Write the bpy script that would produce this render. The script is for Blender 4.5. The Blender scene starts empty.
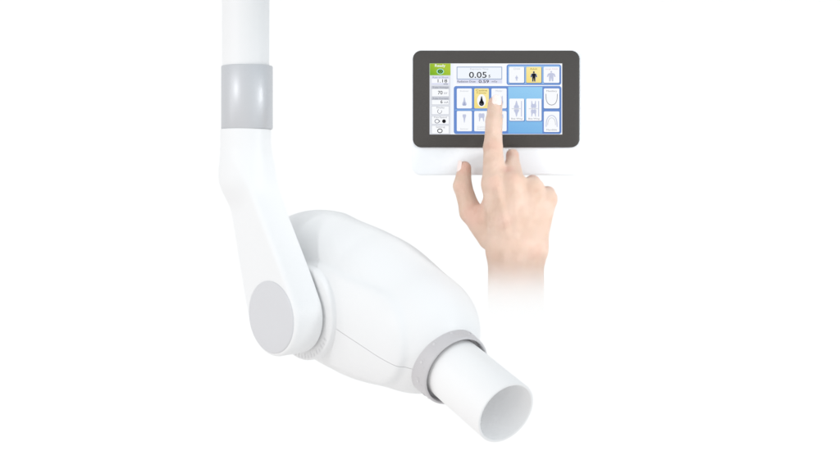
import math, random
import numpy as np

# ------------------------------------------------------------------ frame
# the photograph is 840 x 460; one of its pixels is one millimetre at Y = 0
CAM_D = 2000.0                                   # camera distance in mm


def pt(px, py, y=0.0):
    """a point (mm) at depth y whose place in the frame is px, py"""
    k = (CAM_D + y) / CAM_D
    return np.array([(px - 420.0) * k, y, (230.0 - py) * k])


def unit(v):
    v = np.asarray(v, float)
    return v / np.linalg.norm(v)


# ------------------------------------------------------------------ distance fields (mm)
def smin(a, b, k):
    h = np.clip(0.5 + 0.5 * (b - a) / k, 0, 1)
    return b + (a - b) * h - k * h * (1 - h)


def smax(a, b, k):
    return -smin(-a, -b, k)


def cone(P, a, b, r1, r2):
    a = np.asarray(a, float)
    b = np.asarray(b, float)
    ba = b - a
    h = np.clip(((P - a) @ ba) / (ba @ ba), 0, 1)
    return np.linalg.norm(P - a - h[:, None] * ba, axis=1) - (r1 + (r2 - r1) * h)


# ---- the tube head's own axes: A along the pivot (towards the viewer's left), C along the beam, V upwards
A = unit([-0.75, -0.655, -0.09])
C = np.array([0.57, -0.68, -0.45])
C = unit(C - A * (C @ A))
V = np.cross(A, C)
PIV = pt(300, 313, -43.0)                        # centre of the hub's inner face
HALF = 75.0


def loc(P):
    Q = P - PIV
    return Q @ A, Q @ C, Q @ V


def wpt(s, p, q):
    return PIV + A * s + C * p + V * q


# collar / cone axis: meets the frame at (444,366) in the middle plane of the head
def solve_mid(px, py, s):
    """p, q of the point with pivot coordinate s that shows at px, py"""
    p = q = 0.0
    for _ in range(6):
        w = wpt(s, p, q)
        k = CAM_D / (CAM_D + w[1])
        ex = px - (420 + w[0] * k)
        ez = (230 - py) - w[2] * k
        M = np.array([[C[0], V[0]], [C[2], V[2]]]) * k
        d = np.linalg.solve(M, [ex, ez])
        p += d[0]
        q += d[1]
    return p, q


RING_P, RING_Q = solve_mid(445, 361.5, -HALF)

RC = wpt(-HALF, RING_P, RING_Q)                  # middle of the collar's back edge
CONE_END = pt(506, 413, RC[1] - 70.0)
C2 = unit(CONE_END - RC)                         # the cone's axis
CL = float(np.linalg.norm(CONE_END - RC))
A2 = unit(A - C2 * (A @ C2))
V2 = np.cross(A2, C2)

BODY = dict(bp=-52.4, bq=-4.3, br=76.4, bs=-64.5,
            mp=11.2, mq=6.2, mr=60.5, ms=-73.7,
            fp=87.5, fq=15.9, fr=59.9, fs=-77.9,
            k=53.8, bot=-65.4, botn=-0.189, kb=26.0,
            h0=41.0, ch=4.8, cr=48.0)


def f_body(P, B=BODY):
    s, p, q = loc(P)
    L = np.stack([s, p, q], 1)
    b = (B['bs'], B['bp'], B['bq'])
    m = (B['ms'], B['mp'], B['mq'])
    f = (B['fs'], B['fp'], B['fq'])
    d = smin(cone(L, b, m, B['br'], B['mr']), cone(L, m, f, B['mr'], B['fr']), B['k'])
    # flatter belly
    d = smax(d, (B['bot'] + B['botn'] * p) - q, B['kb'])
    # flat flank where the arm swings past
    d = smax(d, s + 4.0, 34.0)
    # short neck behind the collar
    d = smin(d, cone(P, RC - C2 * 38, RC - C2 * 32.5, 40.0, 35.5), 14.0)
    # raised round cheek on the pivot side
    ck = smax(d - B['ch'], cone(np.stack([0 * p, p, q], 1), (0, 8, 4), (0, 77, 12), B['cr'], B['cr']), 5.0)
    ck = smax(ck, -(s + 70.0), 8.0)
    d = smin(d, ck, 3.0)
    # knuckle that carries the pivot
    kn = cone(L, (-8, 0, 0), (-50, 4, -2), B['h0'], B['h0'] + 2)
    kn = smax(kn, s + 11.0, 4.0)
    d = smin(d, kn, 10.0)
    return d


ARM = dict(ep=-100.6, eq=102.0, r0=38.6, r1=18.8, th=17.6, rd=4.5, tube=25.0, k=15.0, tx=245.7)


def f_arm(P, B=ARM):
    s, p, q = loc(P)
    ax = np.array([B['ep'], B['eq']])
    L = np.stack([p, q], 1)
    h = np.clip((L @ ax) / (ax @ ax), 0, 1)
    hh = h * h * (3 - 2 * h) * 0.45 + h * 0.55
    d2 = np.linalg.norm(L - h[:, None] * ax, axis=1) - (B['r0'] + (B['r1'] - B['r0']) * hh)
    ds = np.abs(s - B['th']) - B['th']
    r = B['rd']
    u, w = d2 + r, ds + r
    blade = np.minimum(np.maximum(u, w), 0) + np.hypot(np.maximum(u, 0), np.maximum(w, 0)) - r
    e = arm_top(B)
    tb = np.hypot(P[:, 0] - e[0], P[:, 1] - e[1]) - B['tube']
    zt = pt(0, 129, e[1])[2]
    tb = smax(tb, P[:, 2] - zt, 1.0)
    tb = np.where(P[:, 2] < e[2], np.linalg.norm(P - e, axis=1) - B['tube'], tb)
    return smin(blade, tb, B['k'])


def arm_top(B=ARM):
    w = wpt(B['th'], B['ep'], B['eq'])
    y = w[1]
    e = pt(B['tx'], 176, y)
    return e


# ------------------------------------------------------------------ the hand (x, y in the frame, d = mm in front of the screen)
def J(x, y, d):
    return pt(x, y, -d)


HAND = {
    'index': [(495.2, 103.5, 7.0, 7.2), (494.0, 122, 15, 8.2), (493.0, 147, 28, 9.3), (494.5, 184, 46, 12.0)],
    'middle': [(513.0, 184, 49, 11.8), (512.4, 155.2, 13, 5.7), (513.0, 180, 7, 6.6), (512, 199, 20, 7.0)],
    'ring': [(532.5, 190, 45, 11.5), (532.5, 183.2, 9, 7.6), (530, 204, 5, 8.2), (527, 212, 22, 7.2)],
    'pinky': [(547.0, 199, 34, 9.6), (547.5, 194, 8, 7.2), (544, 211, 5, 7.2), (540, 218, 17, 6.6)],
    'thumb': [(464.4, 168.0, 15, 6.8), (462.5, 186, 18, 8.9), (470.8, 212, 22, 10.3), (491, 237, 35, 13.5)],
    'meta': [((494.5, 184, 46, 12.0), (504, 243, 58, 14)), ((513, 184, 49, 12.0), (514, 243, 61, 15)),
             ((532.5, 190, 45, 11.5), (524, 243, 58, 15)), ((547, 199, 34, 9.6), (533, 243, 52, 13))],
    'arm': [(516, 256, 56, 27, 19), (516, 400, 84, 28, 24)],
}


def f_hand(P, H=HAND):
    pal = None
    for (a, b) in H['meta']:
        d = cone(P, J(*a[:3]), J(*b[:3]), a[3], b[3])
        pal = d if pal is None else smin(pal, d, 9.0)
    # palm pad under the back of the hand
    pal = smin(pal, cone(P, J(512, 202, 30), J(514, 236, 42), 17, 18), 10.0)
    pal = smin(pal, cone(P, J(534, 208, 24), J(528, 236, 40), 13, 15), 10.0)
    # forearm: elliptical section
    a, b = H['arm']
    pa, pb = J(*a[:3]), J(*b[:3])
    ax = pb - pa
    ln = np.linalg.norm(ax)
    ax = ax / ln
    Q = P - pa
    t = Q @ ax
    R = Q - t[:, None] * ax
    fy = R[:, 1]
    fx = R[:, 0]
    g = np.clip(t / ln, 0, 1)
    rx = a[3] + (b[3] - a[3]) * g
    ry = a[4] + (b[4] - a[4]) * g
    over = np.maximum(np.maximum(-t, t - ln), 0)
    e = np.sqrt((fx / rx) ** 2 + (fy / ry) ** 2 + (R[:, 2] / ry) ** 2 + (over / ry) ** 2)
    arm = (e - 1) * np.minimum(rx, ry)
    pal = smin(pal, arm, 16.0)
    # ulnar bump at the wrist
    pal = smin(pal, np.linalg.norm(P - J(533, 249, 64), axis=1) - 8.0, 9.0)
    # thumb: ball, then two phalanges
    T = H['thumb']
    th = smin(cone(P, J(*T[0][:3]), J(*T[1][:3]), T[0][3], T[1][3]),
              cone(P, J(*T[1][:3]), J(*T[2][:3]), T[1][3], T[2][3]), 3.0)
    th2 = cone(P, J(*T[2][:3]), J(*T[3][:3]), T[2][3], T[3][3])
    th = smin(th, th2, 5.0)
    pal = smin(pal, th, 9.0)
    # web between thumb and index
    pal = smin(pal, cone(P, J(485, 222, 32), J(491, 204, 36), 10, 8.5), 10.0)
    d = pal
    for nm in ('pinky', 'ring', 'middle', 'index'):
        F = H[nm]
        fg = None
        for i in range(3):
            seg = cone(P, J(*F[i][:3]), J(*F[i + 1][:3]), F[i][3], F[i + 1][3])
            fg = seg if fg is None else smin(fg, seg, 3.0)
        d = smin(d, fg, 5.0 if nm == 'index' else 3.5)
    # extensor tendons fanning over the back of the hand
    for (a, b, r) in ((J(498, 188, 58.5), J(510.5, 244, 74), 3.0), (J(514.5, 187, 59), J(516, 240, 74), 1.7),
                      (J(532, 193, 54.5), J(523, 240, 71), 1.5)):
        d = smin(d, cone(P, a, b, r, r * 0.7), 3.5)
    # knuckle bumps
    for (x, y, dd, r) in ((494.5, 183, 52.5, 6.5), (513.5, 183, 55, 6.5), (532.5, 189, 51, 6.0), (547, 198, 39, 5.0)):
        d = smin(d, np.linalg.norm(P - J(x, y, dd), axis=1) - r, 4.0)
    # skin folds over the index finger's joints
    for (jn, offs, amp) in ((1, (-2.4, -0.5, 1.5, 3.2), 0.45), (2, (-5.5, -3.2, -1.0, 1.2, 3.4, 5.8), 0.5)):
        F = H['index']
        c = J(*F[jn][:3])
        ax = unit(J(*F[jn + 1][:3]) - J(*F[jn - 1][:3]))
        t = (P - c) @ ax
        rad = np.linalg.norm(P - c, axis=1)
        near = np.exp(-(rad / 13.0) ** 4)
        wob = 0.5 * np.sin(P[:, 0] * 0.5 + jn)
        for o in offs:
            d = d + amp * near * np.exp(-((t - o + wob) / 0.75) ** 2)
    return d


def f_nail(P, which):
    F = HAND['index' if which == 0 else 'thumb']
    tip, nxt = J(*F[0][:3]), J(*F[1][:3])
    ax = unit(tip - nxt)
    back = unit(np.array([0.22, -1.0, 0.10])) if which == 0 else unit(np.array([-1.0, -0.35, 0.25]))
    back = unit(back - ax * (back @ ax))
    side = np.cross(ax, back)
    c = tip + ax * 0.8
    Q = P - c
    u, v, w = Q @ ax, Q @ side, Q @ back
    hw, hl = (4.9, 5.6) if which == 0 else (4.6, 6.0)
    d2 = np.hypot(np.maximum(np.abs(u) - hl + 3.4, 0), np.maximum(np.abs(v) - hw + 3.4, 0)) - 3.4
    # the nail follows the fingertip's curve and stands a little proud of it
    r = F[0][3]
    rad = np.hypot(v, w)
    taper = np.clip((u + hl) / (2 * hl), 0, 1)
    sheet = np.abs(rad - (r + 0.15 - 0.5 * taper ** 3)) - 0.45
    d = smax(d2, sheet, 0.5)
    return smax(d, -w, 0.5)


# ------------------------------------------------------------------ naive surface nets
def surface_nets(f, lo, hi, h):
    lo = np.asarray(lo, float)
    n = np.ceil((np.asarray(hi, float) - lo) / h).astype(int) + 1
    g = [lo[i] + h * np.arange(n[i]) for i in range(3)]
    val = np.empty(n)
    for i in range(n[0]):
        yy, zz = np.meshgrid(g[1], g[2], indexing='ij')
        val[i] = f(np.stack([np.full(yy.size, g[0][i]), yy.ravel(), zz.ravel()], 1)).reshape(n[1], n[2])
    ins = val < 0
    acc = np.zeros((n[0] - 1, n[1] - 1, n[2] - 1, 3), np.float32)
    cnt = np.zeros((n[0] - 1, n[1] - 1, n[2] - 1), np.float32)
    cor = [(i, j, k) for i in (0, 1) for j in (0, 1) for k in (0, 1)]

    def sl(c):
        return tuple(slice(c[a], n[a] - 1 + c[a]) for a in range(3))
    for c in cor:
        for a in range(3):
            if c[a] == 0:
                e = list(c)
                e[a] = 1
                v0, v1 = val[sl(c)], val[sl(e)]
                x = ins[sl(c)] != ins[sl(e)]
                t = np.where(x, v0 / np.where(x, v0 - v1, 1), 0)
                cnt += x
                for b in range(3):
                    acc[..., b] += np.where(x, t if b == a else c[b], 0)
    act = cnt > 0
    idx = np.full(act.shape, -1, np.int64)
    idx[act] = np.arange(act.sum())
    cell = np.argwhere(act)
    ver = lo + h * (cell + acc[act] / cnt[act][:, None])
    quads = []
    for a in range(3):
        b, c = (a + 1) % 3, (a + 2) % 3
        s0 = [slice(None)] * 3
        s1 = [slice(None)] * 3
        s0[a] = slice(0, n[a] - 1)
        s1[a] = slice(1, n[a])
        i0, i1 = ins[tuple(s0)], ins[tuple(s1)]
        e = np.argwhere(i0 != i1)
        e = e[(e[:, b] > 0) & (e[:, c] > 0) & (e[:, b] < n[b] - 1) & (e[:, c] < n[c] - 1)]
        flip = i0[tuple(e.T)]
        def at(db, dc):
            q = e.copy()
            q[:, b] += db
            q[:, c] += dc
            return idx[tuple(q.T)]
        q = np.stack([at(-1, -1), at(0, -1), at(0, 0), at(-1, 0)], 1)
        q[~flip] = q[~flip][:, ::-1]
        quads.append(q)
    quads = np.concatenate(quads)
    # pull every vertex onto the surface
    for _ in range(3):
        d = f(ver)
        e = 0.05
        gr = np.stack([f(ver + np.eye(3)[i] * e) - f(ver - np.eye(3)[i] * e) for i in range(3)], 1) / (2 * e)
        g2 = np.maximum((gr ** 2).sum(1), 0.2)
        st = np.clip(d / g2, -h, h)
        ver = ver - gr * st[:, None] * 0.9
    return ver, quads
HAND_RES = 0.7
WORLD_LO = (0.98, 0.945, 0.925, 1)
WORLD_MID = (1.0, 1.0, 1.0, 1)
WORLD_HI = (0.95, 0.98, 1.0, 1)
WORLD_RIGHT = (0.87, 0.93, 0.965, 1)
WORLD_BACK = 0.98
WORLD_FRONT = 1.16
SPOTS = [
    ('spot_lamp', (1.05, -0.48, 0.18), (0.135, -0.05, 0.045), 62.0, 12.5),
    ('key_spot_lamp', (-2.0, -1.9, 0.7), (-0.14, -0.08, -0.02), 52.0, 15.0),
]
LAMPS = [
    ('strip_lamp_left', (-1.9, -0.75, 0.25), (-0.17, -0.03, 0.13), 0.13, 1.6, 2.4),
    ('strip_lamp_right', (1.0, -1.25, 0.25), (-0.17, -0.03, 0.13), 0.14, 1.6, 1.2),
]
import bpy, bmesh
from mathutils import Vector, Matrix

S = 0.001                                        # millimetres to metres
scene = bpy.context.scene
coll = scene.collection


# ------------------------------------------------------------------ objects
def set_props(o, label=None, category=None, kind=None, group=None):
    for k, v in (('label', label), ('category', category), ('kind', kind), ('group', group)):
        if v:
            o[k] = v


def new_empty(name, loc_mm, **props):
    o = bpy.data.objects.new(name, None)
    o.empty_display_size = 0.02
    o.location = Vector(loc_mm) * S
    coll.objects.link(o)
    set_props(o, **props)
    o['_o'] = [float(v) for v in loc_mm]
    return o


def origin_of(o):
    org = np.zeros(3)
    while o is not None:
        org = org + np.array(o.get('_o', (0, 0, 0)))
        o = o.parent
    return org


def new_mesh(name, verts, faces, mats, parent=None, origin=None, smooth=None, mat_idx=None, **props):
    """verts in world millimetres; origin = where the object's own origin stands"""
    po = origin_of(parent)
    org = po if origin is None else np.asarray(origin, float)
    me = bpy.data.meshes.new(name)
    v = (np.asarray(verts, float) - org) * S
    me.from_pydata(v.tolist(), [], [list(map(int, f)) for f in faces])
    for m in (mats if isinstance(mats, (list, tuple)) else [mats]):
        me.materials.append(m)
    if mat_idx is not None:
        me.polygons.foreach_set('material_index', np.asarray(mat_idx, np.int32))
    if smooth is not None:
        me.polygons.foreach_set('use_smooth', np.ones(len(me.polygons), bool))
        if smooth < 180:
            me.set_sharp_from_angle(angle=math.radians(smooth))
    me.update()
    o = bpy.data.objects.new(name, me)
    coll.objects.link(o)
    o.parent = parent
    o.location = Vector(org - po) * S
    o['_o'] = [float(x) for x in (org - po)]
    set_props(o, **props)
    return o


class MB:
    """collects polygons (world mm) of several materials into one mesh"""

    def __init__(self):
        self.v, self.f, self.m = [], [], []

    def add(self, verts, faces, m=0):
        b = len(self.v)
        self.v.extend([tuple(map(float, p)) for p in verts])
        for f in faces:
            self.f.append([b + i for i in f])
            self.m.append(m)

    def build(self, name, mats, parent, **kw):
        return new_mesh(name, self.v, self.f, mats, parent, mat_idx=self.m, **kw)


def lathe(mb, prof, org, axis, n=128, m=0, cap0=False, cap1=False):
    """prof: list of (t along axis, radius)"""
    axis = unit(axis)
    u = unit(np.cross(axis, [0.3, 0.2, 1.0]))
    w = np.cross(axis, u)
    th = np.linspace(0, 2 * np.pi, n, endpoint=False)
    v = []
    for (t, r) in prof:
        v.extend(np.asarray(org) + axis * t + (u * (math.cos(a) * r) + w * (math.sin(a) * r)) for a in th)
    f = []
    for i in range(len(prof) - 1):
        for j in range(n):
            k = (j + 1) % n
            f.append((i * n + j, i * n + k, (i + 1) * n + k, (i + 1) * n + j))
    if cap0:
        f.append(tuple(range(n))[::-1])
    if cap1:
        f.append(tuple((len(prof) - 1) * n + j for j in range(n)))
    mb.add(v, f, m)


def rr(x0, y0, x1, y1, r, n=10):
    """rounded rectangle outline in frame pixels"""
    out = []
    for (cx, cy, a0) in ((x1 - r, y0 + r, -90), (x1 - r, y1 - r, 0), (x0 + r, y1 - r, 90), (x0 + r, y0 + r, 180)):
        for i in range(n + 1):
            a = math.radians(a0 + 90 * i / n)
            out.append((cx + r * math.cos(a), cy + r * math.sin(a)))
    return out


def slab(mb, x0, y0, x1, y1, r, prof, m=0, n=12):
    """rounded box: prof = list of (depth y, inset) from front to back"""
    loops = []
    for (y, ins) in prof:
        pts = rr(x0 + ins, y0 + ins, x1 - ins, y1 - ins, max(r - ins, 0.3), n)
        loops.append([((x - 420.0), y, (230.0 - z)) for (x, z) in pts])
    k = len(loops[0])
    v = [p for l in loops for p in l]
    f = [tuple(range(k))]
    for i in range(len(loops) - 1):
        for j in range(k):
            a, b = i * k + j, i * k + (j + 1) % k
            f.append((b, a, a + k, b + k))
    f.append(tuple((len(loops) - 1) * k + j for j in range(k))[::-1])
    mb.add(v, f, m)


# ------------------------------------------------------------------ materials
def lin(c):
    return tuple(((x / 255.0) / 12.92 if x <= 10 else ((x / 255.0 + 0.055) / 1.055) ** 2.4) for x in c) + (1.0,)


def nodes_of(name):
    m = bpy.data.materials.new(name)
    m.use_nodes = True
    nt = m.node_tree
    return m, nt, nt.nodes['Principled BSDF']


def N(nt, typ, **kw):
    n = nt.nodes.new(typ)
    for k, v in kw.items():
        if k.startswith('i_'):
            n.inputs[k[2:]].default_value = v
        else:
            setattr(n, k, v)
    return n


def plastic(name, col, rough=0.35, spec=0.5, speck=0.012, bump=0.02, coat=0.0, metal=0.0, grain=900.0):
    """moulded or painted surface: a touch of colour drift, a fine orange-peel bump, uneven gloss"""
    m, nt, b = nodes_of(name)
    tc = N(nt, 'ShaderNodeTexCoord')
    no = N(nt, 'ShaderNodeTexNoise', i_Scale=14.0, i_Detail=4.0)
    nt.links.new(tc.outputs['Object'], no.inputs['Vector'])
    mx = N(nt, 'ShaderNodeMix', data_type='RGBA')
    mx.inputs['A'].default_value = tuple(max(0, c - speck) for c in col[:3]) + (1,)
    mx.inputs['B'].default_value = tuple(min(1, c + speck) for c in col[:3]) + (1,)
    nt.links.new(no.outputs['Fac'], mx.inputs['Factor'])
    nt.links.new(mx.outputs['Result'], b.inputs['Base Color'])
    rg = N(nt, 'ShaderNodeMapRange')
    rg.inputs['To Min'].default_value = rough - 0.05
    rg.inputs['To Max'].default_value = rough + 0.05
    nt.links.new(no.outputs['Fac'], rg.inputs['Value'])
    nt.links.new(rg.outputs['Result'], b.inputs['Roughness'])
    n2 = N(nt, 'ShaderNodeTexNoise', i_Scale=grain, i_Detail=2.0)
    nt.links.new(tc.outputs['Object'], n2.inputs['Vector'])
    bp = N(nt, 'ShaderNodeBump', i_Strength=bump, i_Distance=0.0003)
    nt.links.new(n2.outputs['Fac'], bp.inputs['Height'])
    nt.links.new(bp.outputs['Normal'], b.inputs['Normal'])
    b.inputs['Specular IOR Level'].default_value = spec
    b.inputs['Coat Weight'].default_value = coat
    b.inputs['Metallic'].default_value = metal
    return m


M_WHITE = plastic('white_plastic', (0.722, 0.726, 0.732), 0.42, 0.3)
M_ARM = plastic('white_paint', (0.72, 0.724, 0.73), 0.42, 0.3)
M_CONE = plastic('cone_plastic', (0.77, 0.77, 0.773), 0.4, 0.35)
M_BACK = plastic('white_paper', (0.93, 0.925, 0.92), 0.9, 0.05, 0.002, 0.0)
M_COLLAR = plastic('satin_metal', (0.50, 0.51, 0.53), 0.4, 0.5, 0.008, 0.01, metal=0.35)
M_CAP = plastic('grey_cap', (0.56, 0.562, 0.58), 0.4, 0.4, 0.008)
M_RING = plastic('grey_plastic', (0.50, 0.488, 0.50), 0.38, 0.5, 0.008)
M_MARK = plastic('pale_mark', (0.58, 0.57, 0.58), 0.4)
M_TICK = plastic('tick_print', (0.62, 0.62, 0.63), 0.5)
M_BEZEL = plastic('bezel_glass', (0.053, 0.049, 0.0455), 0.42, 0.3, 0.003, 0.0)
M_PANEL = plastic('panel_housing', (0.80, 0.825, 0.855), 0.4, 0.4, 0.006)
M_LINING = plastic('pale_lining', (0.90, 0.90, 0.905), 0.5, 0.4)


def screen_mat(name, col, col2=None, angle=0.0, span=0.05):
    """what the lit display shows: emission only, optionally running from one colour to another"""
    m, nt, b = nodes_of(name)
    nt.nodes.remove(b)
    em = N(nt, 'ShaderNodeEmission')
    em.inputs['Color'].default_value = lin(col)
    out = nt.nodes['Material Output']
    nt.links.new(em.outputs[0], out.inputs['Surface'])
    if col2:
        tc = N(nt, 'ShaderNodeTexCoord')
        sp = N(nt, 'ShaderNodeSeparateXYZ')
        nt.links.new(tc.outputs['Generated'], sp.inputs[0])
        ad = N(nt, 'ShaderNodeMath', operation='MULTIPLY_ADD')
        ad.inputs[1].default_value = math.sin(angle)
        nt.links.new(sp.outputs['X'], ad.inputs[0])
        m2 = N(nt, 'ShaderNodeMath', operation='MULTIPLY')
        m2.inputs[1].default_value = math.cos(angle)
        nt.links.new(sp.outputs['Z'], m2.inputs[0])
        nt.links.new(m2.outputs[0], ad.inputs[2])
        mx = N(nt, 'ShaderNodeMix', data_type='RGBA')
        mx.inputs['A'].default_value = lin(col)
        mx.inputs['B'].default_value = lin(col2)
        nt.links.new(ad.outputs[0], mx.inputs['Factor'])
        nt.links.new(mx.outputs['Result'], em.inputs['Color'])
    return m


# ------------------------------------------------------------------ white surroundings
mb = MB()
bx, bz, b0, b1 = 3500.0, 2600.0, 900.0, 960.0
mb.add([(-bx, b0, -bz), (bx, b0, -bz), (bx, b0, bz), (-bx, b0, bz),
        (-bx, b1, -bz), (bx, b1, -bz), (bx, b1, bz), (-bx, b1, bz)],
       [(0, 1, 2, 3), (5, 4, 7, 6), (1, 5, 6, 2), (4, 0, 3, 7), (3, 2, 6, 7), (4, 5, 1, 0)])
bk = mb.build('backdrop', M_BACK, None, label='plain seamless white studio backdrop behind everything', category='backdrop', kind='structure')

# ------------------------------------------------------------------ X-ray tube head on its arm
head = new_empty('dental_xray_head', PIV,
                 label='white dental X-ray tube head with round open cone hanging from a bent white arm',
                 category='X-ray machine')

pts = wpt(-75, 0, 0)
hv, hq = surface_nets(f_body, pts - 190, pts + 190, 1.5)


def split_shell(verts, quads, plane_co, plane_no, keep_up):
    bm = bmesh.new()
    vs = [bm.verts.new(v) for v in verts]
    for q in quads:
        bm.faces.new([vs[i] for i in q])
    g = bm.verts[:] + bm.edges[:] + bm.faces[:]
    r = bmesh.ops.bisect_plane(bm, geom=g, plane_co=plane_co, plane_no=plane_no, clear_inner=keep_up, clear_outer=not keep_up)
    # fold the cut edge inwards so that the joint has a wall
    be = [e for e in r['geom_cut'] if isinstance(e, bmesh.types.BMEdge) and e.is_valid]
    ex = bmesh.ops.extrude_edge_only(bm, edges=be)
    cen = Vector(wpt(-75, 10, 5))
    for v in (x for x in ex['geom'] if isinstance(x, bmesh.types.BMVert)):
        dv = v.co - cen
        v.co = cen + dv * 0.965
    bmesh.ops.recalc_face_normals(bm, faces=bm.faces[:])
    bm.verts.index_update()
    vv = [v.co[:] for v in bm.verts]
    ff = [[v.index for v in f.verts] for f in bm.faces]
    bm.free()
    return vv, ff


seam_no = unit(V + 0.02 * C)
seam_co = wpt(0, 0, 7.5)
for nm, up in (('upper_housing', True), ('lower_housing', False)):
    off = 0.2 if up else -0.2
    vv, ff = split_shell(hv, hq, Vector(seam_co + seam_no * off), Vector(seam_no), up)
    new_mesh(nm, vv, ff, M_WHITE, head, smooth=40)

# arm blade with its hub and neck
e0 = arm_top()
lo = np.minimum(e0, wpt(18, 0, 0)) - 75
hi = np.maximum(e0, wpt(18, 0, 0)) + 75
av, aq = surface_nets(f_arm, lo, hi, 1.1)
new_mesh('swivel_arm', av, aq, M_ARM, head, smooth=180)

zt = lambda py: pt(0, py, e0[1])[2]
mb = MB()
lathe(mb, [(zt(132) , 23.0), (zt(-90), 23.6)], (e0[0], e0[1], 0), (0, 0, 1), cap1=True)
mb.build('arm_tube', M_ARM, head, smooth=40)
mb = MB()
ox = pt(247.0, 0, e0[1])[0]
lathe(mb, [(zt(129.2), 23.0), (zt(129.2), 24.8), (zt(128.4), 25.4), (zt(66.8), 25.4), (zt(66.0), 24.8), (zt(66.0), 23.2)],
      (ox, e0[1], 0), (0, 0, 1), n=160)
mb.build('arm_collar', M_COLLAR, head, smooth=40)

# pivot cap on the hub's outer face
th = ARM['th'] * 2
mb = MB()
lathe(mb, [(th - 2.0, 35.4), (th + 0.3, 35.4), (th + 0.9, 34.9), (th + 1.2, 34.0), (th + 1.7, 18), (th + 1.8, 0.01)],
      PIV, A, n=160)
mb.build('pivot_cap', M_CAP, head, smooth=40)

# angle scale between hub and housing
mb = MB()
lathe(mb, [(-16.0, 47.4), (-3.6, 47.0), (-2.4, 46.4), (-1.8, 45.2), (-1.4, 34.0), (0.5, 33.6)], PIV, A, n=160)
for i in range(-10, 9):
    a = math.radians(-62 + i * 6.6)
    d = C * math.cos(a) + V * math.sin(a)
    t = np.cross(A, d)
    r0, r1 = (40.4, 45.0) if i % 2 == 0 else (42.2, 45.0)
    hw = 0.5
    y0 = -1.42
    c4 = [PIV + d * r + t * s + A * (y0 + up - (r - 34) * 0.045) for up in (-0.3, 0.25) for (r, s) in ((r0, -hw), (r1, -hw), (r1, hw), (r0, hw))]
    mb.add(c4, [(4, 5, 6, 7), (0, 1, 5, 4), (1, 2, 6, 5), (2, 3, 7, 6), (3, 0, 4, 7)], 1)
mb.build('angle_scale', [M_WHITE, M_TICK], head, smooth=40)

# collar that carries the cone
mb = MB()
lathe(mb, [(-6, 34), (-4.0, 37.0), (-3.4, 37.6), (0, 37.6), (17.5, 36.6), (18.8, 36.2), (19.4, 35.4), (19.4, 34.4), (18.8, 33.9), (10.0, 33.6), (9.0, 28.0)],
      RC, C2, n=160)


def on_collar(ang, t, h=0.0):
    """a point on the collar's outside: angle from A towards V, distance t from its back"""
    r = 37.6 - t * 0.057 + h
    return RC + C2 * t + (A2 * math.cos(ang) + V2 * math.sin(ang)) * r


def emboss(mb, ang, t, shape, m=1):
    """raised closed outline on the collar, shape = list of (mm round, mm along)"""
    n = len(shape)
    lo_ = [on_collar(ang + x / 37.0, t + y, -0.3) for (x, y) in shape]
    hi_ = [on_collar(ang + x / 37.0, t + y, 0.45) for (x, y) in shape]
    mb.add(lo_ + hi_, [tuple(range(n, 2 * n))] + [(i, (i + 1) % n, n + (i + 1) % n, n + i) for i in range(n)], m)


def disc(r, n=20):
    return [(r * math.cos(2 * math.pi * i / n), r * math.sin(2 * math.pi * i / n)) for i in range(n)]


for ad in (-52, -20, 12, 44, 76, 108, 140):
    a = math.radians(ad)
    emboss(mb, a, 8.5, disc(1.5))
    emboss(mb, a + 0.085, 8.5, [(-0.45, -2.2), (0.45, -2.2), (0.45, 2.2), (-0.45, 2.2)])
    emboss(mb, a - 0.075, 13.0, [(-0.4, -0.9), (0.4, -0.9), (0.4, 0.9), (-0.4, 0.9)])
mb.build('cone_collar', [M_RING, M_MARK], head, smooth=40)

# open-ended cone
mb = MB()
lathe(mb, [(6, 30.6), (CL - 0.8, 31.4), (CL - 0.2, 31.2), (CL, 30.7), (CL, 29.4), (CL - 0.3, 28.9), (CL - 1.0, 28.7)], RC, C2, n=192)
lathe(mb, [(CL - 1.0, 28.7), (CL - 58.0, 28.4), (CL - 61.0, 27.0), (CL - 62.0, 22.0), (CL - 62.0, 0.01)], RC, C2, n=192, m=1)  # shallow white floor, mostly unseen, added to brighten the inside
mb.build('cone', [M_CONE, M_LINING], head, smooth=40)

# ------------------------------------------------------------------ control panel
panel = new_empty('control_panel', pt(496, 175, 12),
                  label='slim white control panel with dark framed touch screen lit in blue, green and yellow',
                  category='control panel')
mb = MB()
slab(mb, 412.0, 49.8, 582.5, 175.0, 9.5, [(3.0, 2.0), (3.2, 1.0), (3.7, 0.35), (4.6, 0.0), (22.0, 1.8), (24.5, 2.6), (26.0, 4.5)])
mb.build('panel_housing', M_PANEL, panel, smooth=35)
mb = MB()
slab(mb, 412.8, 50.4, 579.6, 147.3, 8.6, [(0.0, 1.0), (0.25, 0.4), (0.8, 0.0), (4.5, 0.0)])
mb.build('bezel', M_BEZEL, panel, smooth=35)
# ------------------------------------------------------------------ what the touch screen shows
LAY = 0.06                                       # mm between printed layers


def text_polys(body, size, bold=0.0, align='CENTER'):
    cu = bpy.data.curves.new('tmp', 'FONT')
    cu.body = body
    cu.size = size
    cu.align_x = align
    cu.offset = bold
    cu.resolution_u = 3
    o = bpy.data.objects.new('tmp', cu)
    coll.objects.link(o)
    dg = bpy.context.evaluated_depsgraph_get()
    me = o.evaluated_get(dg).to_mesh()
    v = [(p.co.x, p.co.y) for p in me.vertices]
    f = [tuple(p.vertices) for p in me.polygons]
    o.evaluated_get(dg).to_mesh_clear()
    bpy.data.objects.remove(o)
    bpy.data.curves.remove(cu)
    return v, f


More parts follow.
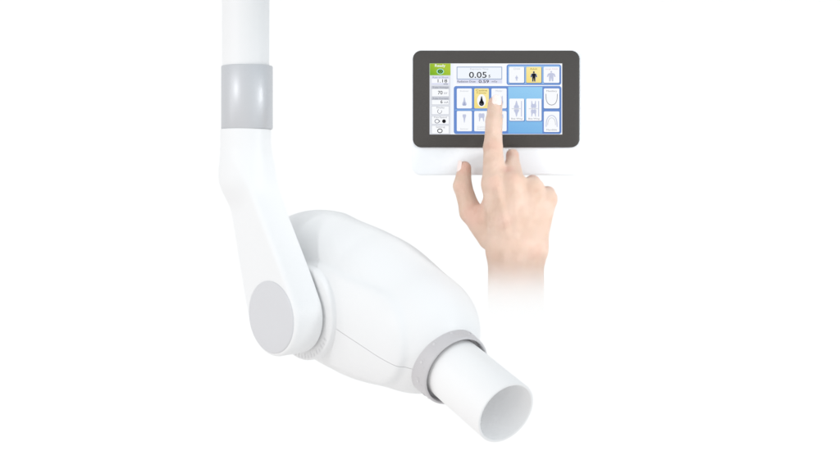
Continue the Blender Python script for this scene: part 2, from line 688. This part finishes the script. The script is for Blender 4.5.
class Print:
    """flat printed shapes in frame pixels, stacked in thin layers"""

    def __init__(self, base=1):
        self.mb = MB()
        self.mats = []
        self.base = base

    def mi(self, m):
        if m not in self.mats:
            self.mats.append(m)
        return self.mats.index(m)

    def poly(self, pts_, m, layer=1):
        y = -(self.base + layer) * LAY
        v = [(x - 420.0, y, 230.0 - z) for (x, z) in pts_]
        a = sum(v[i][0] * v[(i + 1) % len(v)][2] - v[(i + 1) % len(v)][0] * v[i][2] for i in range(len(v)))
        f = list(range(len(v)))
        self.mb.add(v, [tuple(f if a > 0 else f[::-1])], self.mi(m))

    def rect(self, x0, y0, x1, y1, m, layer=1, r=0.0):
        self.poly(rr(x0, y0, x1, y1, r, 6) if r > 0 else [(x0, y0), (x1, y0), (x1, y1), (x0, y1)], m, layer)

    def frame(self, x0, y0, x1, y1, w, m, layer=1):
        self.rect(x0, y0, x1, y0 + w, m, layer)
        self.rect(x0, y1 - w, x1, y1, m, layer)
        self.rect(x0, y0 + w, x0 + w, y1 - w, m, layer)
        self.rect(x1 - w, y0 + w, x1, y1 - w, m, layer)

    def oval(self, cx, cy, rx, ry, m, layer=1, n=28):
        self.poly([(cx + rx * math.cos(2 * math.pi * i / n), cy + ry * math.sin(2 * math.pi * i / n)) for i in range(n)], m, layer)

    def line(self, pts_, w, m, layer=1):
        for i in range(len(pts_) - 1):
            (x0, y0), (x1, y1) = pts_[i], pts_[i + 1]
            dx, dy = x1 - x0, y1 - y0
            l = math.hypot(dx, dy) or 1
            nx, ny = -dy / l * w / 2, dx / l * w / 2
            self.poly([(x0 + nx, y0 + ny), (x1 + nx, y1 + ny), (x1 - nx, y1 - ny), (x0 - nx, y0 - ny)], m, layer + 0.02 * (i % 2))

    def ring(self, cx, cy, rx, ry, w, m, layer=1, a0=0, a1=360, n=28):
        for i in range(n):
            q = [math.radians(a0 + (a1 - a0) * k / n) for k in (i, i + 1)]
            self.poly([(cx + rx * math.cos(q[0]), cy + ry * math.sin(q[0])), (cx + rx * math.cos(q[1]), cy + ry * math.sin(q[1])),
                       (cx + (rx - w) * math.cos(q[1]), cy + (ry - w) * math.sin(q[1])), (cx + (rx - w) * math.cos(q[0]), cy + (ry - w) * math.sin(q[0]))], m, layer)

    def text(self, body, x, y, size, m, layer=2, bold=0.0, align='CENTER', width=None):
        v, f = text_polys(body, size, bold * size, align)
        sx = 1.0
        if width:
            w = max(p[0] for p in v) - min(p[0] for p in v)
            sx = width / w
        yy = -(self.base + layer) * LAY
        self.mb.add([(x + p[0] * sx - 420.0, yy, 230.0 - y + p[1]) for p in v], f, self.mi(m))

    def build(self, name, parent, **kw):
        return self.mb.build(name, self.mats, parent, **kw)


S_WHITE = screen_mat('display_white', (250, 252, 255))
S_PAGE = screen_mat('display_page', (243, 248, 255))
S_GREY = screen_mat('display_grey', (226, 229, 236))
S_LINE = screen_mat('display_line', (196, 200, 210))
S_LAV = screen_mat('display_lavender', (222, 225, 245))
S_BOX = screen_mat('display_box_line', (158, 176, 206))
S_INK = screen_mat('display_ink', (52, 54, 60))
S_SOFT = screen_mat('display_soft_ink', (132, 134, 146))
S_PALE = screen_mat('display_pale_ink', (186, 189, 202))
S_ICON = screen_mat('display_icon', (196, 202, 226))
S_ICON2 = screen_mat('display_icon_dark', (166, 174, 206))
S_GREEN = screen_mat('display_green', (118, 178, 44), (176, 202, 66), 0.9)
S_DKG = screen_mat('display_dark_green', (16, 104, 66))
S_MINT = screen_mat('display_mint', (176, 232, 206))
S_BLUE = screen_mat('display_blue', (104, 166, 226), (156, 210, 246), 0.5)
S_BLUE2 = screen_mat('display_blue_edge', (108, 144, 210))
S_BLUE3 = screen_mat('display_blue_band', (116, 160, 222), (150, 190, 236), 0.5)
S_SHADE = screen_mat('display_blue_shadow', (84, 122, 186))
S_YEL = screen_mat('display_yellow', (247, 224, 128), (252, 236, 164), 0.6)
S_BRWN = screen_mat('display_olive', (150, 126, 40))
S_BLACK = screen_mat('display_black', (30, 30, 34))
S_PINK = screen_mat('display_pink', (214, 184, 200))

SX0, SY0, SX1, SY1 = 429.6, 63.4, 562.2, 134.4
pr = Print(0)
pr.rect(SX0, SY0, SX1, SY1, S_WHITE, 1)
# left column ground and the blue groups behind the buttons
pr.rect(SX0, 75.4, 450.6, SY1, S_GREY, 2)
pr.rect(450.6, 63.4, 453.6, SY1, S_PAGE, 2)
pr.rect(506.6, 64.3, 561.2, 85.0, S_BLUE2, 2, 2.4)
pr.rect(507.8, 65.3, 560.0, 83.9, S_BLUE3, 3, 1.6)
pr.rect(453.8, 86.0, 561.4, 134.0, S_BLUE2, 2, 2.4)
pr.rect(508.2, 86.9, 542.4, 133.2, S_BLUE, 3)
pr.rect(455.0, 109.3, 507.0, 110.5, S_BLUE3, 3)
screen = pr.build('screen', panel)


def tile(x0, y0, x1, y1, label_, kind):
    p = Print(4)
    return p


# left column of status tiles
p = Print(4)
p.rect(429.8, 63.5, 450.6, 75.3, S_GREEN, 1)
p.text('Ready', 440.0, 66.8, 3.6, S_WHITE, 3, 0.015, width=10.5)
p.oval(440.3, 71.4, 3.7, 2.9, S_MINT, 2)
p.oval(440.3, 71.4, 2.7, 2.1, S_DKG, 3)
p.oval(440.3, 71.4, 1.5, 1.3, S_GREEN, 4)
p.oval(440.3, 71.4, 0.9, 0.8, S_DKG, 5)
p.build('status_tile', screen)

ROWS = [(75.9, 84.6, 'Rate of Shoot', '1.18', 'mGy'), (86.0, 96.6, 'Tube Voltage', '70', 'kV'), (97.0, 104.9, 'Tube Current', '6', 'mA')]
for i, (y0, y1, cap, val, un) in enumerate(ROWS):
    p = Print(4)
    p.rect(431.4, y0, 449.3, y1, S_LAV if i == 0 else S_LINE, 1, 0.6)
    p.rect(431.8, y0 + 2.9, 448.9, y1 - (1.6 if i == 0 else 0.4), S_WHITE, 2, 0.4)
    p.text(cap, 440.4, y0 + 2.3, 2.5, S_SOFT, 3, 0.0, width=15.6)
    if i == 0:
        p.text(val, 441.9, y1 - 2.2, 4.6, S_INK, 3, 0.008, width=9.5)
        p.text(un, 445.6, y1 - 0.1, 2.2, S_INK, 3, 0.01)
    else:
        p.text(val, 442.7, y1 - (2.3 if i == 1 else 1.6), 5.0 if i == 1 else 4.6, S_INK, 3, 0.012, 'RIGHT')
        p.text(un, 444.0, y1 - (2.5 if i == 1 else 1.7), 3.0, S_SOFT, 3, 0.005, 'LEFT')
    p.build('status_tile', screen)
for (y0, y1, cap, k) in ((106.0, 114.6, 'Display', 0), (115.8, 124.3, 'Film/Speed', 1), (125.4, 133.8, 'Setting', 2)):
    p = Print(4)
    p.rect(431.4, y0, 449.3, y1, S_LINE, 1, 0.6)
    p.rect(431.8, y0 + 0.35, 448.9, y1 - 0.35, S_WHITE, 2, 0.5)
    p.text(cap, 440.4, y0 + 2.3, 2.4, S_SOFT, 3, 0.0, width=(8.0, 12.5, 9.0)[k])
    cy = y0 + 5.4
    if k == 0:
        p.ring(439.6, cy, 2.3, 2.3, 0.55, S_SOFT, 3, -30, 250)
    elif k == 1:
        p.ring(437.0, cy, 2.5, 2.2, 0.7, S_SOFT, 3)
        p.poly([(439.0, cy - 1.3), (440.4, cy), (439.0, cy + 1.3)], S_SOFT, 4)
        p.oval(444.0, cy, 1.9, 1.9, S_BLACK, 3)
    else:
        p.ring(439.9, cy, 2.7, 2.3, 0.8, S_INK, 3)
    p.build('status_tile', screen)

# exposure time box
p = Print(4)
p.rect(456.6, 66.6, 502.2, 79.4, S_BOX, 1, 0.5)
p.rect(457.4, 67.4, 501.4, 78.6, S_PAGE, 2, 0.3)
p.text('Exposure Time', 479.2, 69.8, 2.6, S_PALE, 3, 0.0, width=18)
p.text('0.05', 478.0, 77.7, 8.4, S_INK, 3, 0.012, width=17.6)
p.text('s', 489.4, 77.4, 5.6, S_INK, 3, 0.008)
p.rect(456.6, 79.5, 502.2, 83.4, S_LAV, 1)
p.text('Radiation Dose', 466.4, 82.4, 2.9, S_INK, 3, 0.004, width=18)
p.text('0.59', 483.8, 82.9, 4.3, S_INK, 3, 0.012, width=10.2)
p.text('mGy', 494.4, 82.3, 2.6, S_INK, 3, 0.0, width=5.5)
p.build('exposure_display', screen)


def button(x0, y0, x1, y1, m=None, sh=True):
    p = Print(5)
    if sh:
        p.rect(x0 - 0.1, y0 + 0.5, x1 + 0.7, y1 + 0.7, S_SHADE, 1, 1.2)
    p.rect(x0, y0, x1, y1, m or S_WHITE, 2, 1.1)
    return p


def figure(p, cx, y0, h, m, wide=1.0, rim=None):
    """small standing figure: head, shoulders, arms, legs"""
    if rim:
        figure(p, cx, y0 - 0.35, h + 0.7, rim, wide * 1.22)
    L = 5 if rim else 4
    w = h * 0.16 * wide
    p.oval(cx, y0 + h * 0.09, h * 0.085, h * 0.09, m, L, 16)
    p.poly([(cx - w * 0.5, y0 + h * .20), (cx + w * 0.5, y0 + h * .20), (cx + w * 1.35, y0 + h * .27), (cx + w * 1.75, y0 + h * .56),
            (cx + w * 1.25, y0 + h * .58), (cx + w * .85, y0 + h * .36), (cx + w * .9, y0 + h * .60), (cx + w * .85, y0 + h),
            (cx + w * .25, y0 + h), (cx, y0 + h * .64), (cx - w * .25, y0 + h), (cx - w * .85, y0 + h), (cx - w * .9, y0 + h * .60),
            (cx - w * .85, y0 + h * .36), (cx - w * 1.25, y0 + h * .58), (cx - w * 1.75, y0 + h * .56), (cx - w * 1.35, y0 + h * .27)], m, L)


def incisor(p, cx, cy, h, m, up=True, w=0.33, L=3):
    """single tooth: a narrow root widening to a crown"""
    s = 1 if up else -1
    a = [(0.0, -.5), (.05, -.42), (.10, -.15), (.15, .08), (.24, .20), (.27, .42), (.20, .5)]
    k = w / 0.33
    q = [(cx + x * h * k, cy + s * y * h) for (x, y) in a] + [(cx - x * h * k, cy + s * y * h) for (x, y) in a[::-1]]
    p.poly(q, m, L)


def molar(p, cx, cy, h, m, up=True, L=3):
    s = 1 if up else -1
    a = [(-.30, -.5), (-.20, -.44), (-.13, -.10), (0, -.02), (.13, -.10), (.20, -.44), (.30, -.5), (.31, -.05), (.36, .15), (.33, .45), (.16, .5),
         (0, .44), (-.16, .5), (-.33, .45), (-.36, .15), (-.31, -.05)]
    p.poly([(cx + x * h, cy + s * y * h) for (x, y) in a], m, L)


# patient size buttons
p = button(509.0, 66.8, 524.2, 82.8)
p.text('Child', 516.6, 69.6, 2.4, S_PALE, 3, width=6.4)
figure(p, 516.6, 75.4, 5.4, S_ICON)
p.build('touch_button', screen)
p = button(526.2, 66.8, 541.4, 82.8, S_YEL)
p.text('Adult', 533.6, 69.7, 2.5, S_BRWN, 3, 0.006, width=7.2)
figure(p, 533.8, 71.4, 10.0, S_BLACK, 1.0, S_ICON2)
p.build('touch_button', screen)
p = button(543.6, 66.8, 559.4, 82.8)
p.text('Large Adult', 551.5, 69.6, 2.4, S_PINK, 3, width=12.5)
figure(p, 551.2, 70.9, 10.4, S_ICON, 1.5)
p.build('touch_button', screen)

# single tooth buttons: three across, upper jaw above lower jaw
CX = [(456.8, 471.9), (474.2, 488.9), (491.4, 506.6)]
for i, (x0, x1) in enumerate(CX):
    c = (x0 + x1) / 2
    p = button(x0, 88.4, x1, 108.4, S_YEL if i == 1 else None, False)
    if i == 0:
        p.text('Incisor', c, 91.7, 2.3, S_PALE, 3, width=8.5)
        incisor(p, c, 101.2, 8.4, S_ICON)
        incisor(p, c, 103.6, 4.0, S_ICON2, True, 0.5, 4)
    elif i == 1:
        p.text('Canine', c, 91.3, 2.7, S_BRWN, 3, 0.01, width=11)
        p.text('Premolar', c, 93.6, 2.2, S_BRWN, 3, 0.005, width=10)
        p.oval(c, 100.6, 4.4, 6.4, S_WHITE, 3)
        incisor(p, c, 100.2, 8.6, S_BLACK, True, 0.36, 4)
        p.oval(c, 103.4, 2.5, 2.5, S_BLACK, 5)
        p.ring(c, 103.4, 1.2, 1.2, 0.35, S_SOFT, 6, 20, 200)
    else:
        p.text('Molar', c, 91.7, 2.5, S_PALE, 3, width=7)
        molar(p, c + 0.8, 100.4, 9.5, S_ICON)
    p.build('touch_button', screen)
    p = button(x0, 111.0, x1, 131.2, None, False)
    if i == 0:
        p.text('Incisor', c, 129.6, 2.3, S_PALE, 3, width=8.0)
        incisor(p, c, 118.6, 8.6, S_ICON, False, 0.26)
    elif i == 1:
        p.text('Canine', c, 127.6, 2.3, S_PALE, 3, width=8.5)
        p.text('Premolar', c, 129.9, 2.2, S_PALE, 3, width=9)
        molar(p, c, 117.4, 8.4, S_ICON, False)
    else:
        p.text('Molar', c, 129.6, 2.3, S_PALE, 3, width=7)
        molar(p, c + 1, 118.4, 9.2, S_ICON, False)
    p.build('touch_button', screen)

# bitewing buttons
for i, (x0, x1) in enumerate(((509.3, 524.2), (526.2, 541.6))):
    p = button(x0, 98.6, x1, 120.8)
    c = (x0 + x1) / 2 - 0.3
    p.text('Bite Wing', c + 0.3, 119.4, 2.3, S_SOFT, 3, width=11)
    if i == 0:
        incisor(p, c, 104.4, 7.6, S_ICON, True, 0.42)
        incisor(p, c, 113.0, 7.6, S_ICON, False, 0.42)
    else:
        molar(p, c, 104.4, 7.6, S_ICON)
        molar(p, c, 113.0, 7.6, S_ICON, False)
    p.line([(c - 4.8, 108.7), (c + 4.2, 108.7)], 0.45, S_PALE, 4)
    p.line([(c + 5.0, 101.0), (c + 5.0, 116.6)], 0.9, S_ICON, 3)
    p.build('touch_button', screen)

# occlusal buttons
for i, (y0, y1) in enumerate(((88.4, 108.4), (111.4, 132.0))):
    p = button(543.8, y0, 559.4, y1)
    c = 551.6
    if i == 0:
        p.text('Maxillary', c, y0 + 3.4, 2.4, S_SOFT, 3, width=10.5)
        arc = [(c - 5.6 * math.cos(t) * 1.0, y0 + 8.0 + 8.6 * math.sin(t) ** 0.8) for t in np.linspace(0.02, math.pi - 0.02, 28)]
        p.line([(c - 5.7, y0 + 5.4)] + arc + [(c + 5.7, y0 + 5.4)], 0.6, S_SOFT, 3)
    else:
        arc = [(c - 5.4 * math.cos(t), y0 + 13.4 - 9.4 * math.sin(t) ** 0.8) for t in np.linspace(0.02, math.pi - 0.02, 28)]
        p.line([(c - 5.5, y0 + 15.4)] + arc + [(c + 5.5, y0 + 15.4)], 0.9, S_ICON, 3)
        arc2 = [(c - 3.9 * math.cos(t), y0 + 14.0 - 7.6 * math.sin(t) ** 0.8) for t in np.linspace(0.02, math.pi - 0.02, 24)]
        p.line(arc2, 0.5, S_PALE, 4)
        p.text('Mandible', c, y1 - 1.4, 2.4, S_SOFT, 3, width=10.5)
    p.build('touch_button', screen)
# ------------------------------------------------------------------ the hand
HB = J(516, 330, 66)


def skin_mat(name='skin'):
    m, nt, b = nodes_of(name)
    L = nt.links.new
    tc = N(nt, 'ShaderNodeTexCoord')
    no = N(nt, 'ShaderNodeTexNoise', i_Scale=70.0, i_Detail=5.0, i_Roughness=0.6)
    L(tc.outputs['Object'], no.inputs['Vector'])
    cr = N(nt, 'ShaderNodeValToRGB')
    cr.color_ramp.elements[0].position = 0.3
    cr.color_ramp.elements[0].color = SKIN0
    cr.color_ramp.elements[1].position = 0.7
    cr.color_ramp.elements[1].color = SKIN1
    L(no.outputs['Fac'], cr.inputs['Fac'])
    col = cr.outputs['Color']
    # the pinker skin of fingertips and joints, plus crease and wrist shade painted in
    for (c, r, k) in BLUSH_SHADE:
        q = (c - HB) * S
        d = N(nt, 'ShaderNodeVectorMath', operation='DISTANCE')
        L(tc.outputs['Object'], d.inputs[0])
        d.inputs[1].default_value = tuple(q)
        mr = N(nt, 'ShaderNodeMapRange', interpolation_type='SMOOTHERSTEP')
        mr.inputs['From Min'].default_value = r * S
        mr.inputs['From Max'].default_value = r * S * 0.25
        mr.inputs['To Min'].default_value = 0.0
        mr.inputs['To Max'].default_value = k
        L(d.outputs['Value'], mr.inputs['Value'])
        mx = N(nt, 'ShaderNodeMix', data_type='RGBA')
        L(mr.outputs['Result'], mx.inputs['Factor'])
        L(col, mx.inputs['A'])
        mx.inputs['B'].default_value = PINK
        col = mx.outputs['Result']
    L(col, b.inputs['Base Color'])
    b.inputs['Roughness'].default_value = 0.5
    b.inputs['Specular IOR Level'].default_value = 0.35
    b.inputs['Subsurface Weight'].default_value = 0.25
    b.inputs['Subsurface Radius'].default_value = (1.0, 0.45, 0.25)
    b.inputs['Subsurface Scale'].default_value = 0.004
    # pores and fine creases
    vo = N(nt, 'ShaderNodeTexVoronoi', i_Scale=900.0, feature='DISTANCE_TO_EDGE')
    L(tc.outputs['Object'], vo.inputs['Vector'])
    n2 = N(nt, 'ShaderNodeTexNoise', i_Scale=260.0, i_Detail=6.0)
    L(tc.outputs['Object'], n2.inputs['Vector'])
    ad = N(nt, 'ShaderNodeMath', operation='MULTIPLY_ADD')
    L(vo.outputs['Distance'], ad.inputs[0])
    ad.inputs[1].default_value = 0.6
    L(n2.outputs['Fac'], ad.inputs[2])
    bp = N(nt, 'ShaderNodeBump', i_Strength=0.8, i_Distance=0.0012)
    L(ad.outputs[0], bp.inputs['Height'])
    L(bp.outputs['Normal'], b.inputs['Normal'])
    # the wrist dissolves into the white, along the arm
    sp = N(nt, 'ShaderNodeSeparateXYZ')
    L(tc.outputs['Object'], sp.inputs[0])
    fr = N(nt, 'ShaderNodeMapRange')
    fr.inputs['From Min'].default_value = (pt(0, 332, -60)[2] - HB[2]) * S
    fr.inputs['From Max'].default_value = (pt(0, 247, -60)[2] - HB[2]) * S
    L(sp.outputs['Z'], fr.inputs['Value'])
    ra = N(nt, 'ShaderNodeValToRGB')
    ra.color_ramp.interpolation = 'B_SPLINE'
    e = ra.color_ramp.elements
    e[0].position, e[0].color = 0.0, (0, 0, 0, 1)
    e[1].position, e[1].color = 1.0, (1, 1, 1, 1)
    for (p_, v_) in ((0.20, 0.015), (0.40, 0.06), (0.55, 0.18), (0.70, 0.48), (0.85, 0.86)):
        k_ = ra.color_ramp.elements.new(p_)
        k_.color = (v_, v_, v_, 1)
    L(fr.outputs['Result'], ra.inputs['Fac'])
    L(ra.outputs['Color'], b.inputs['Alpha'])
    return m


SKIN0 = (0.635, 0.445, 0.34, 1)
SKIN1 = (0.76, 0.57, 0.47, 1)
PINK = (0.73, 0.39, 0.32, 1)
BLUSH_SHADE = [(J(495, 104, 6), 12, 0.5), (J(493, 147, 34), 12, 0.25), (J(513, 160, 16), 14, 0.45), (J(532, 182, 20), 15, 0.4),
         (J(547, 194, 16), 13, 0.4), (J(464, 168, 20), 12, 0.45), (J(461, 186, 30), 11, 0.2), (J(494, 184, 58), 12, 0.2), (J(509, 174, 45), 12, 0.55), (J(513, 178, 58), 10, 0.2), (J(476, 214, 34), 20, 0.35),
         (J(505, 222, 66), 14, 0.2), (J(533, 252, 68), 14, 0.3)]  # these two and the knuckle gap: shade painted into the skin colour
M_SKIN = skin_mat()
M_NAIL = plastic('fingernail', (0.84, 0.70, 0.66), 0.22, 0.5, 0.01, 0.0)

a_ = np.array([J(450, 158, -6), J(566, 345, 100), J(450, 345, 100), J(566, 158, -6), J(480, 90, 0), J(510, 90, 0)])
sv, sq = surface_nets(f_hand, a_.min(0) - 4, a_.max(0) + 4, HAND_RES)
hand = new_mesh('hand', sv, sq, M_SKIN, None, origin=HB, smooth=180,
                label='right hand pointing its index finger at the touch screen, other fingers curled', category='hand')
for w_, nm in ((0, 'index'), (1, 'thumb')):
    c_ = J(*HAND[nm][0][:3])
    nv, nq = surface_nets(lambda P: f_nail(P, w_), c_ - 14, c_ + 14, 0.35)
    new_mesh('fingernail', nv, nq, M_NAIL, hand, smooth=60)
# ------------------------------------------------------------------ light: a white studio and soft lamps
w = bpy.data.worlds.new('World')
scene.world = w
w.use_nodes = True
nt = w.node_tree
bg = nt.nodes['Background']
L = nt.links.new
tc = N(nt, 'ShaderNodeTexCoord')
sp = N(nt, 'ShaderNodeSeparateXYZ')
L(tc.outputs['Generated'], sp.inputs[0])
# up is cool, down is a little warmer and weaker
rz = N(nt, 'ShaderNodeMapRange', interpolation_type='SMOOTHSTEP')
rz.inputs['From Min'].default_value = -1
rz.inputs['From Max'].default_value = 1
L(sp.outputs['Z'], rz.inputs['Value'])
cr = N(nt, 'ShaderNodeValToRGB')
e = cr.color_ramp.elements
e[0].position, e[0].color = 0.0, WORLD_LO
e[1].position, e[1].color = 1.0, WORLD_HI
k_ = e.new(0.5)
k_.color = WORLD_MID
L(rz.outputs['Result'], cr.inputs['Fac'])
# and the side the camera stands on is the brightest
ry = N(nt, 'ShaderNodeMapRange', interpolation_type='SMOOTHSTEP')
ry.inputs['From Min'].default_value = 0.3
ry.inputs['From Max'].default_value = -1.0
ry.inputs['To Min'].default_value = WORLD_BACK
ry.inputs['To Max'].default_value = WORLD_FRONT
L(sp.outputs['Y'], ry.inputs['Value'])
# the right-hand side of the studio is a shade cooler
rx = N(nt, 'ShaderNodeMapRange', interpolation_type='SMOOTHSTEP')
rx.inputs['From Min'].default_value = -0.3
rx.inputs['From Max'].default_value = 0.9
L(sp.outputs['X'], rx.inputs['Value'])
mc = N(nt, 'ShaderNodeMix', data_type='RGBA')
mc.inputs['A'].default_value = (1, 1, 1, 1)
mc.inputs['B'].default_value = WORLD_RIGHT
L(rx.outputs['Result'], mc.inputs['Factor'])
mm = N(nt, 'ShaderNodeMix', data_type='RGBA', blend_type='MULTIPLY')
mm.inputs['Factor'].default_value = 1.0
L(cr.outputs['Color'], mm.inputs['A'])
L(mc.outputs['Result'], mm.inputs['B'])
L(mm.outputs['Result'], bg.inputs['Color'])
L(ry.outputs['Result'], bg.inputs['Strength'])


def area(name, loc, target, sx, sy, power, color=(1, 1, 1)):
    l = bpy.data.lights.new(name, 'AREA')
    l.shape = 'RECTANGLE'
    l.size, l.size_y = sx, sy
    l.energy = power
    l.color = color
    o = bpy.data.objects.new(name, l)
    o.location = loc
    d = Vector(target) - Vector(loc)
    o.rotation_euler = d.to_track_quat('-Z', 'Y').to_euler()
    coll.objects.link(o)
    return o


for a in LAMPS:
    area(*a)
for (nm, loc_, tgt, pw, ang) in SPOTS:
    sl = bpy.data.lights.new(nm, 'SPOT')
    sl.energy, sl.spot_size, sl.spot_blend, sl.shadow_soft_size = pw, math.radians(ang), 0.6, 0.15
    so = bpy.data.objects.new(nm, sl)
    so.location = loc_
    so.rotation_euler = (Vector(tgt) - Vector(loc_)).to_track_quat('-Z', 'Y').to_euler()
    coll.objects.link(so)

cam = bpy.data.cameras.new('camera')
cam.sensor_width = 36.0
cam.lens = 36.0 * 2.0 / 0.84
cam.clip_start, cam.clip_end = 0.05, 100.0
co = bpy.data.objects.new('camera', cam)
co.location = (0, -CAM_D * S, 0)
co.rotation_euler = (math.radians(90), 0, 0)
coll.objects.link(co)
scene.camera = co

vs = scene.view_settings
vs.view_transform = 'Standard'
vs.look = 'None'
vs.exposure = 0.0
vs.gamma = 1.0
vs.use_curve_mapping = False
scene.cycles.denoising_input_passes = 'RGB'
scene.cycles.max_bounces = 8
scene.cycles.transparent_max_bounces = 12
for o in bpy.data.objects:
    if '_o' in o:
        del o['_o']
